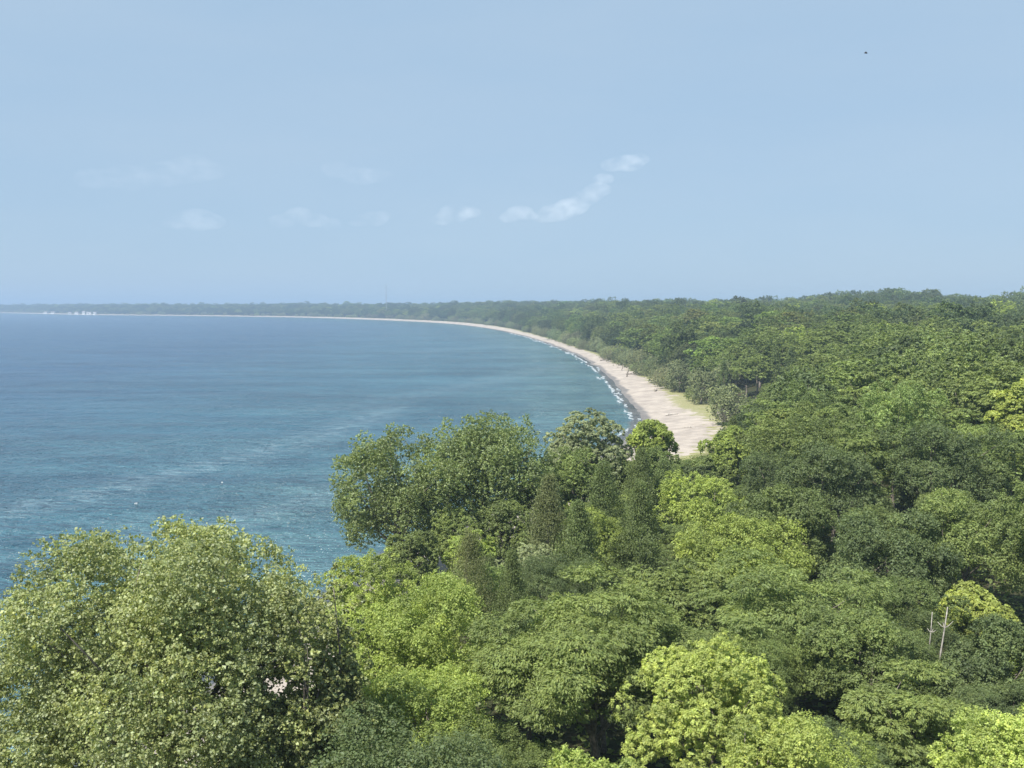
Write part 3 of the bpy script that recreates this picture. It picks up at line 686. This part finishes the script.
# ------------------------------------------------------------------ surf
M_FOAM = simple_mat("foam_white", (.44, .47, .48), .7, 1.2, (.28, .32, .34), False)
sv, sf = [], []
Ls = np.concatenate([[0], np.cumsum(np.hypot(*np.diff(SH, axis=0).T))])
def along_shore(q):
    i = min(max(np.searchsorted(Ls, q, side='right') - 1, 0), len(SH) - 2); tg = (SH[i + 1] - SH[i]) / (Ls[i + 1] - Ls[i])
    return SH[i] + tg * (q - Ls[i]), np.array((-tg[1], tg[0]))
q0 = Ls[np.argmin(np.abs(SH[:, 1] - 195) + (SH[:, 0] < 0) * 1e6)]; q1 = Ls[np.argmin(np.hypot(SH[:, 0] - 0, SH[:, 1] - 960))]
for off, dens_, wid in ((.9, .25, .16), (2.6, .72, .28), (4.6, .2, .24)):
    q = q0
    while q < q1:
        ln_ = rng.uniform(3.5, 15); 
        if rng.uniform() < dens_:
            k = max(5, int(ln_ / .6)); b = len(sv); ph = rng.uniform(0, 6); o0 = off + rng.normal(0, .35)
            for i in range(k):
                f = i / (k - 1); p0, nr_ = along_shore(q + ln_ * f)
                oo = o0 + .35 * math.sin(f * ln_ * .9 + ph) + .25 * math.sin(f * ln_ * 2.3 + ph * 2); wd = wid * (math.sin(math.pi * min(max(f, .03), .97)) ** .5) * rng.uniform(.45, 1.4)
                for e, z in ((-wd, .015), (0, .13), (wd, .015)):
                    c = p0 + nr_ * (oo + e); sv.append((c[0], c[1], z))
                if i:
                    for e in (0, 1): sf.append((b + 3 * i - 3 + e, b + 3 * i - 3 + e + 1, b + 3 * i + e + 1, b + 3 * i + e))
        q += ln_ * rng.uniform(.7, 1.25)
me = bpy.data.meshes.new("foam"); me.from_pydata(sv, [], sf); me.materials.append(M_FOAM); me.update()
tag(link("foam", me), kind="stuff")

# ------------------------------------------------------------------ driftwood and dead trunks
M_SNAG = simple_mat("weathered_trunk", (.40, .37, .33), .85, 4, (.25, .23, .21))
def snag(px, top, Y, h, r, label, tilt, seed, name="dead_tree"):
    p = at_depth(px, top, Y); rg = np.random.default_rng(seed); zg = ground(p[0], p[1]); hh = p[2] - zg; mb = MB()
    k = np.linspace(0, 1, 8); pts = np.stack([tilt * (k - 1) * hh + .04 * np.sin(k * 7 + seed), .02 * np.cos(k * 5), -.4 + (hh + .4) * k], 1)
    mb.tube(pts, r * (1.15 - .8 * k), 8)
    root = link(name, mb.mesh("trunk", M_SNAG, True), None, (p[0], p[1], zg)); tag(root, label, "dead tree", "bleached dead trunks")
    for q in range(3):
        b = MB(); s = rg.uniform(.86, .99); a = pts[int(s * 7)]; e = a + np.array((rg.uniform(-.4, .4), rg.uniform(-.3, .2), rg.uniform(.15, .5)))
        b.tube([a, (a + e) / 2 + np.array((0, 0, -.05)), e], [.03, .02, .008], 6); link("branch", b.mesh("branch", M_PALEWOOD, True), root)
snag(947, 607, 52.5, 5, .080, "taller bleached dead trunk leaning right amid green crowns", .10, 1)
snag(932, 612, 52.8, 5, .055, "thinner bleached dead trunk just left of the taller one", .06, 2)
def log(px, py, L_, r, ang, label, seed, upright=False, dark=False):
    rg = np.random.default_rng(seed); d = ray(px, py); t_ = -(CAM_H - .8) / d[2]; x, y = d[0] * t_, d[1] * t_; z = ground(x, y); mb = MB()
    k = np.linspace(0, 1, 6); dirv = np.array((math.cos(ang), math.sin(ang), .04)) if not upright else np.array((.18, 0, 1.0))
    pts = np.array([dirv * L_ * (q - (.5 if not upright else .05)) + np.array((0, 0, r * (.8 if not upright else 0))) + rg.normal(0, .05 * L_ * .3, 3) * (0 < q < 1) for q in k])
    mb.tube(pts, r * (1.2 - .7 * k), 8)
    root = link("driftwood_log", mb.mesh("log", M_BARK if dark else M_PALEWOOD, True), None, (x, y, z)); tag(root, label, "driftwood", "driftwood on the beach")
    for q in range(3):
        b = MB(); a = pts[1 + q]; e = a + np.array((rg.uniform(-1, 1), rg.uniform(-1, 1), rg.uniform(.4, 1.4))) * L_ * .22
        b.tube([a, (a + e) / 2, e], [r * .5, r * .35, r * .12], 6); link("branch", b.mesh("branch", M_BARK if dark else M_PALEWOOD, True), root)
log(627, 376, 3.4, .26, 0, "dark upright driftwood stump standing on the sand", 1, True, True)
log(622, 370, 3.0, .16, 0, "thin upright driftwood stick just behind the dark stump", 2, True, True)
log(637, 374, 9.0, .22, .15, "long dark driftwood log lying right of the upright stump", 3, False, True)
log(656, 391, 3.2, .22, 1.2, "short dark log lying on the open middle sand", 4, False, True)
log(672, 414, 3.6, .15, .4, "pale driftwood log on the near wide sand", 5)
log(607, 360, 7.0, .25, .2, "dark fallen trunk at the sand's inner edge further along", 6, False, True)
log(549, 337, 10., .4, 2.4, "large fallen trunk where the beach narrows far along", 7, False, True)
log(690, 428, 2.6, .12, -.6, "pale driftwood stick near the grassy sand edge", 8)

# bare grey bush at the sand's edge
def bare_bush(px, py, Y, h, label, seed):
    p = at_depth(px, py, Y); zg = ground(p[0], p[1]); rg = np.random.default_rng(seed); mb = MB()
    for i in range(46):
        a = rg.uniform(0, 6.28); s = rg.uniform(.2, .75); e = np.array((math.cos(a) * s * h, math.sin(a) * s * h, h * rg.uniform(.55, 1)))
        mid = e * .5 + rg.normal(0, .12, 3) * h; mb.tube([(0, 0, -.2), mid, e], [.05, .035, .012], 5)
        for _ in range(4):
            e2 = e + rg.normal(0, .22, 3) * h; mb.tube([mid * .4 + e * .6, e2], [.025, .008], 4)
    o = link("bare_bush", mb.mesh("bare_bush", M_PALEWOOD), None, (p[0], p[1], zg)); tag(o, label, "bush", "bare grey bushes")
bare_bush(726, 398, 215, 3.6, "bare grey leafless bush at the forest edge beside the sand", 3)
bare_bush(318, 640, 36.5, 3.0, "bare grey twiggy bush at the big poplar's right side", 5)

# ------------------------------------------------------------------ far shore: houses and mast
M_WALL = simple_mat("white_siding", (.80, .80, .78), .7); M_ROOF = simple_mat("grey_roof", (.30, .27, .26), .8); M_GLASS = simple_mat("dark_window", (.05, .06, .07), .2)
HOUSE = ["leftmost small white house across the bay", "second white house from the left across the bay", "third white house from left, low and alone across the bay",
         "white house at the left of the far-shore cluster", "tall white house in the middle of the far-shore cluster", "wide white building right of the far cluster's tall house", "rightmost white house of the cluster across the bay"]
for i, (px, wm, hm) in enumerate([(46, 12, 4.5), (53, 12, 4.5), (70, 9, 4), (77, 11, 5), (84, 9, 7.5), (89, 14, 5), (95, 8, 6)]):
    d = ray(px, 313); x, y = d[0] / d[1], 1.0; rr = 2600
    while shore_dist([x * rr], [y * rr])[0] < 8: rr += 4
    x, y = x * rr, y * rr; zg = ground(x, y)
    root = bpy.data.objects.new("house", None); COL.objects.link(root); root.location = (x, y, zg); root.rotation_euler = (0, 0, .15 * (i % 3 - 1)); tag(root, HOUSE[i], "house", "white houses on the far shore")
    mb = MB(); mb.box((0, 0, hm / 2 - 1), (wm / 2, 4.5, hm / 2 + 1)); link("wall", mb.mesh("wall", M_WALL), root)
    mb = MB(); a, b, e = wm / 2 + .5, 5.0, hm + .004
    mb.v += [np.array(v) for v in ((-a, -b, e), (a, -b, e), (a, b, e), (-a, b, e), (-a, 0, e + 3), (a, 0, e + 3))]
    mb.f += [(0, 1, 5, 4), (2, 3, 4, 5), (0, 4, 3), (1, 2, 5), (3, 2, 1, 0)]; link("roof", mb.mesh("roof", M_ROOF), root)
    for k in (-1, 0, 1):
        mb = MB(); mb.box((k * wm * .28, -4.52, hm * .55), (.8, .04, .9)); link("window", mb.mesh("window", M_GLASS), root)
M_STEEL = simple_mat("galvanised_steel", (.35, .36, .38), .5)
d = ray(386, 285); t_ = 2050 / d[1]; x, y = d[0] * t_, 2050.; ztop = CAM_H + d[2] * t_; zg = ground(x, y); mb = MB()
for k in range(3):
    a = k * 2.094; mb.tube([(1.3 * math.cos(a), 1.3 * math.sin(a), -.5), (.35 * math.cos(a), .35 * math.sin(a), ztop - zg)], [.22, .16], 6)
mast = link("radio_mast", mb.mesh("legs", M_STEEL), None, (x, y, zg)); tag(mast, "thin steel radio mast rising above the far shore trees", "mast")
mb = MB(); nb_ = 22; hz = (ztop - zg) / nb_
for i in range(nb_):
    for k in range(3):
        a, b = k * 2.094, (k + 1) * 2.094; w0, w1 = 1.3 - .95 * i / nb_, 1.3 - .95 * (i + 1) / nb_
        mb.tube([(w0 * math.cos(a), w0 * math.sin(a), i * hz), (w1 * math.cos(b), w1 * math.sin(b), (i + 1) * hz)], [.09, .09], 4)
link("bracing", mb.mesh("bracing", M_STEEL), mast)

# ------------------------------------------------------------------ bird, gull
M_DARKF = simple_mat("dark_feathers", (.02, .02, .024), .7); M_WHITEF = simple_mat("white_feathers", (.8, .8, .8), .7); M_GREYF = simple_mat("grey_feathers", (.42, .44, .46), .7)
def body_mesh(name, L_, r, mat, prof):
    mb = MB(); k = np.linspace(0, 1, len(prof)); mb.tube(np.stack([np.zeros(len(k)), L_ * (.5 - k), np.zeros(len(k))], 1), [max(.002, r * q) for q in prof], 10); return mb.mesh(name, mat, True)
p = at_depth(866, 53, 62)
b = link("bird", body_mesh("bird", .24, .04, M_DARKF, [.15, .55, .62, .6, 1, 1.1, .95, .6, .35, .3]), None, tuple(p), R_(60)); b.rotation_euler = (R_(8), R_(-20), R_(65)); tag(b, "small dark bird flying alone high in the sky", "bird")
for s in (-1, 1):
    mb = MB()
    pl = [(s * .02, .05, .01), (s * .12, .07, .07), (s * .26, .0, .05), (s * .12, -.02, .06), (s * .02, -.05, .005)]
    mb.v += [np.array(v) for v in pl] + [np.array(v) - np.array((0, 0, .008)) for v in pl]
    n5 = 5; mb.f += [tuple(range(5)), tuple(range(9, 4, -1))] + [(k, (k + 1) % 5, 5 + (k + 1) % 5, 5 + k)[::-1] for k in range(5)]
    link("wing", mb.mesh("wing", M_DARKF), b)
for gx, gy, gz, gl in ((136, 504, 80, "small white gull floating on the water just above the huge poplar"), (222, 483, 40, "small white gull floating farther out beside the pale streak")):
    d = ray(gx, gy); t_ = -CAM_H / d[2]
    gu = link("gull", body_mesh("gull", .52, .11, M_WHITEF, [.05, .35, .45, .35, .7, 1, 1.05, .9, .55, .15]), None, (d[0] * t_, d[1] * t_, .07), R_(gz)); tag(gu, gl, "gull", "gulls on the water")
    for s in (-1, 1):
        mb = MB(); mb.tube([(s * .075, .08, .04), (s * .09, -.05, .05), (s * .03, -.26, .05)], [.03, .05, .01], 6); link("wing", mb.mesh("wing", M_GREYF, True), gu)

# ------------------------------------------------------------------ clouds, far above and beyond the haze
def cloud_mat(f):
    m, t = new_mat("thin_cloud"); v = N(t, "ShaderNodeVolumePrincipled"); v.inputs["Color"].default_value = (1, 1, 1, 1); v.inputs["Anisotropy"].default_value = .0
    nz = NOISE(t, POS(t, (1, .6, 1.5)), .0055, 4, .5, .3)
    t.links.new(MATH(t, 'MULTIPLY', RANGE(t, nz, .30, .86), .0017 * f), v.inputs["Density"]); OUT(t, None, v.outputs[0]); return m
def cloud(blobs, Y, label, seed, f=1.0):
    rg = np.random.default_rng(seed); mball = bpy.data.metaballs.new("cloud"); mball.resolution = 22; mball.render_resolution = 22; mball.threshold = .3
    for (px, py, rpx) in blobs:
        c = at_depth(px, py, Y); r = rpx / F * Y
        e = mball.elements.new(); e.co = (c[0], c[1] + rg.uniform(-1, 1) * r, c[2]); e.radius = r * 1.25; e.type = 'ELLIPSOID'; e.size_x, e.size_y, e.size_z = 1.5, 1.2, .75
    tmp = bpy.data.objects.new("cloud_tmp", mball); COL.objects.link(tmp); bpy.context.view_layer.update()
    dg = bpy.context.evaluated_depsgraph_get(); me = bpy.data.meshes.new_from_object(tmp.evaluated_get(dg)); bpy.data.objects.remove(tmp); bpy.data.metaballs.remove(mball)
    me.materials.clear(); me.materials.append(cloud_mat(f)); me.name = "cloud"
    o = link("cloud", me); tag(o, label, "cloud", "thin clouds over the bay")
YC = 11000
cloud([(628, 163, 13), (640, 158, 9), (612, 166, 10), (604, 178, 9), (598, 190, 11), (586, 198, 12), (572, 206, 14), (556, 213, 14), (542, 217, 9)], YC, "long rising wispy cloud at the right of the row", 1)
cloud([(520, 213, 11), (509, 218, 8), (530, 216, 7)], YC + 300, "small wispy cloud just left of the long rising cloud", 2)
cloud([(457, 214, 14), (442, 220, 9), (470, 212, 9)], YC, "small low cloud with a bright top near the picture's middle", 3, .8)
cloud([(372, 218, 12), (384, 215, 7), (358, 221, 9)], YC + 200, "faint small cloud right of the flat double cloud", 4, .5)
cloud([(298, 214, 12), (312, 219, 12), (282, 221, 11), (330, 224, 10)], YC + 100, "flat faint cloud between the two small ones at left centre", 5, .5)
cloud([(195, 220, 18), (178, 223, 11), (213, 222, 11)], YC, "low faint cloud above the left part of the bay", 6, .4)
cloud([(190, 168, 22), (160, 172, 20), (125, 176, 20), (98, 180, 16), (215, 172, 12)], YC + 900, "widest faintest cloud, highest above the left part of the bay", 7, .16)
cloud([(338, 170, 13), (358, 174, 15), (378, 176, 12)], YC + 600, "very faint cloud streak above the flat faint cloud at left centre", 8, .22)
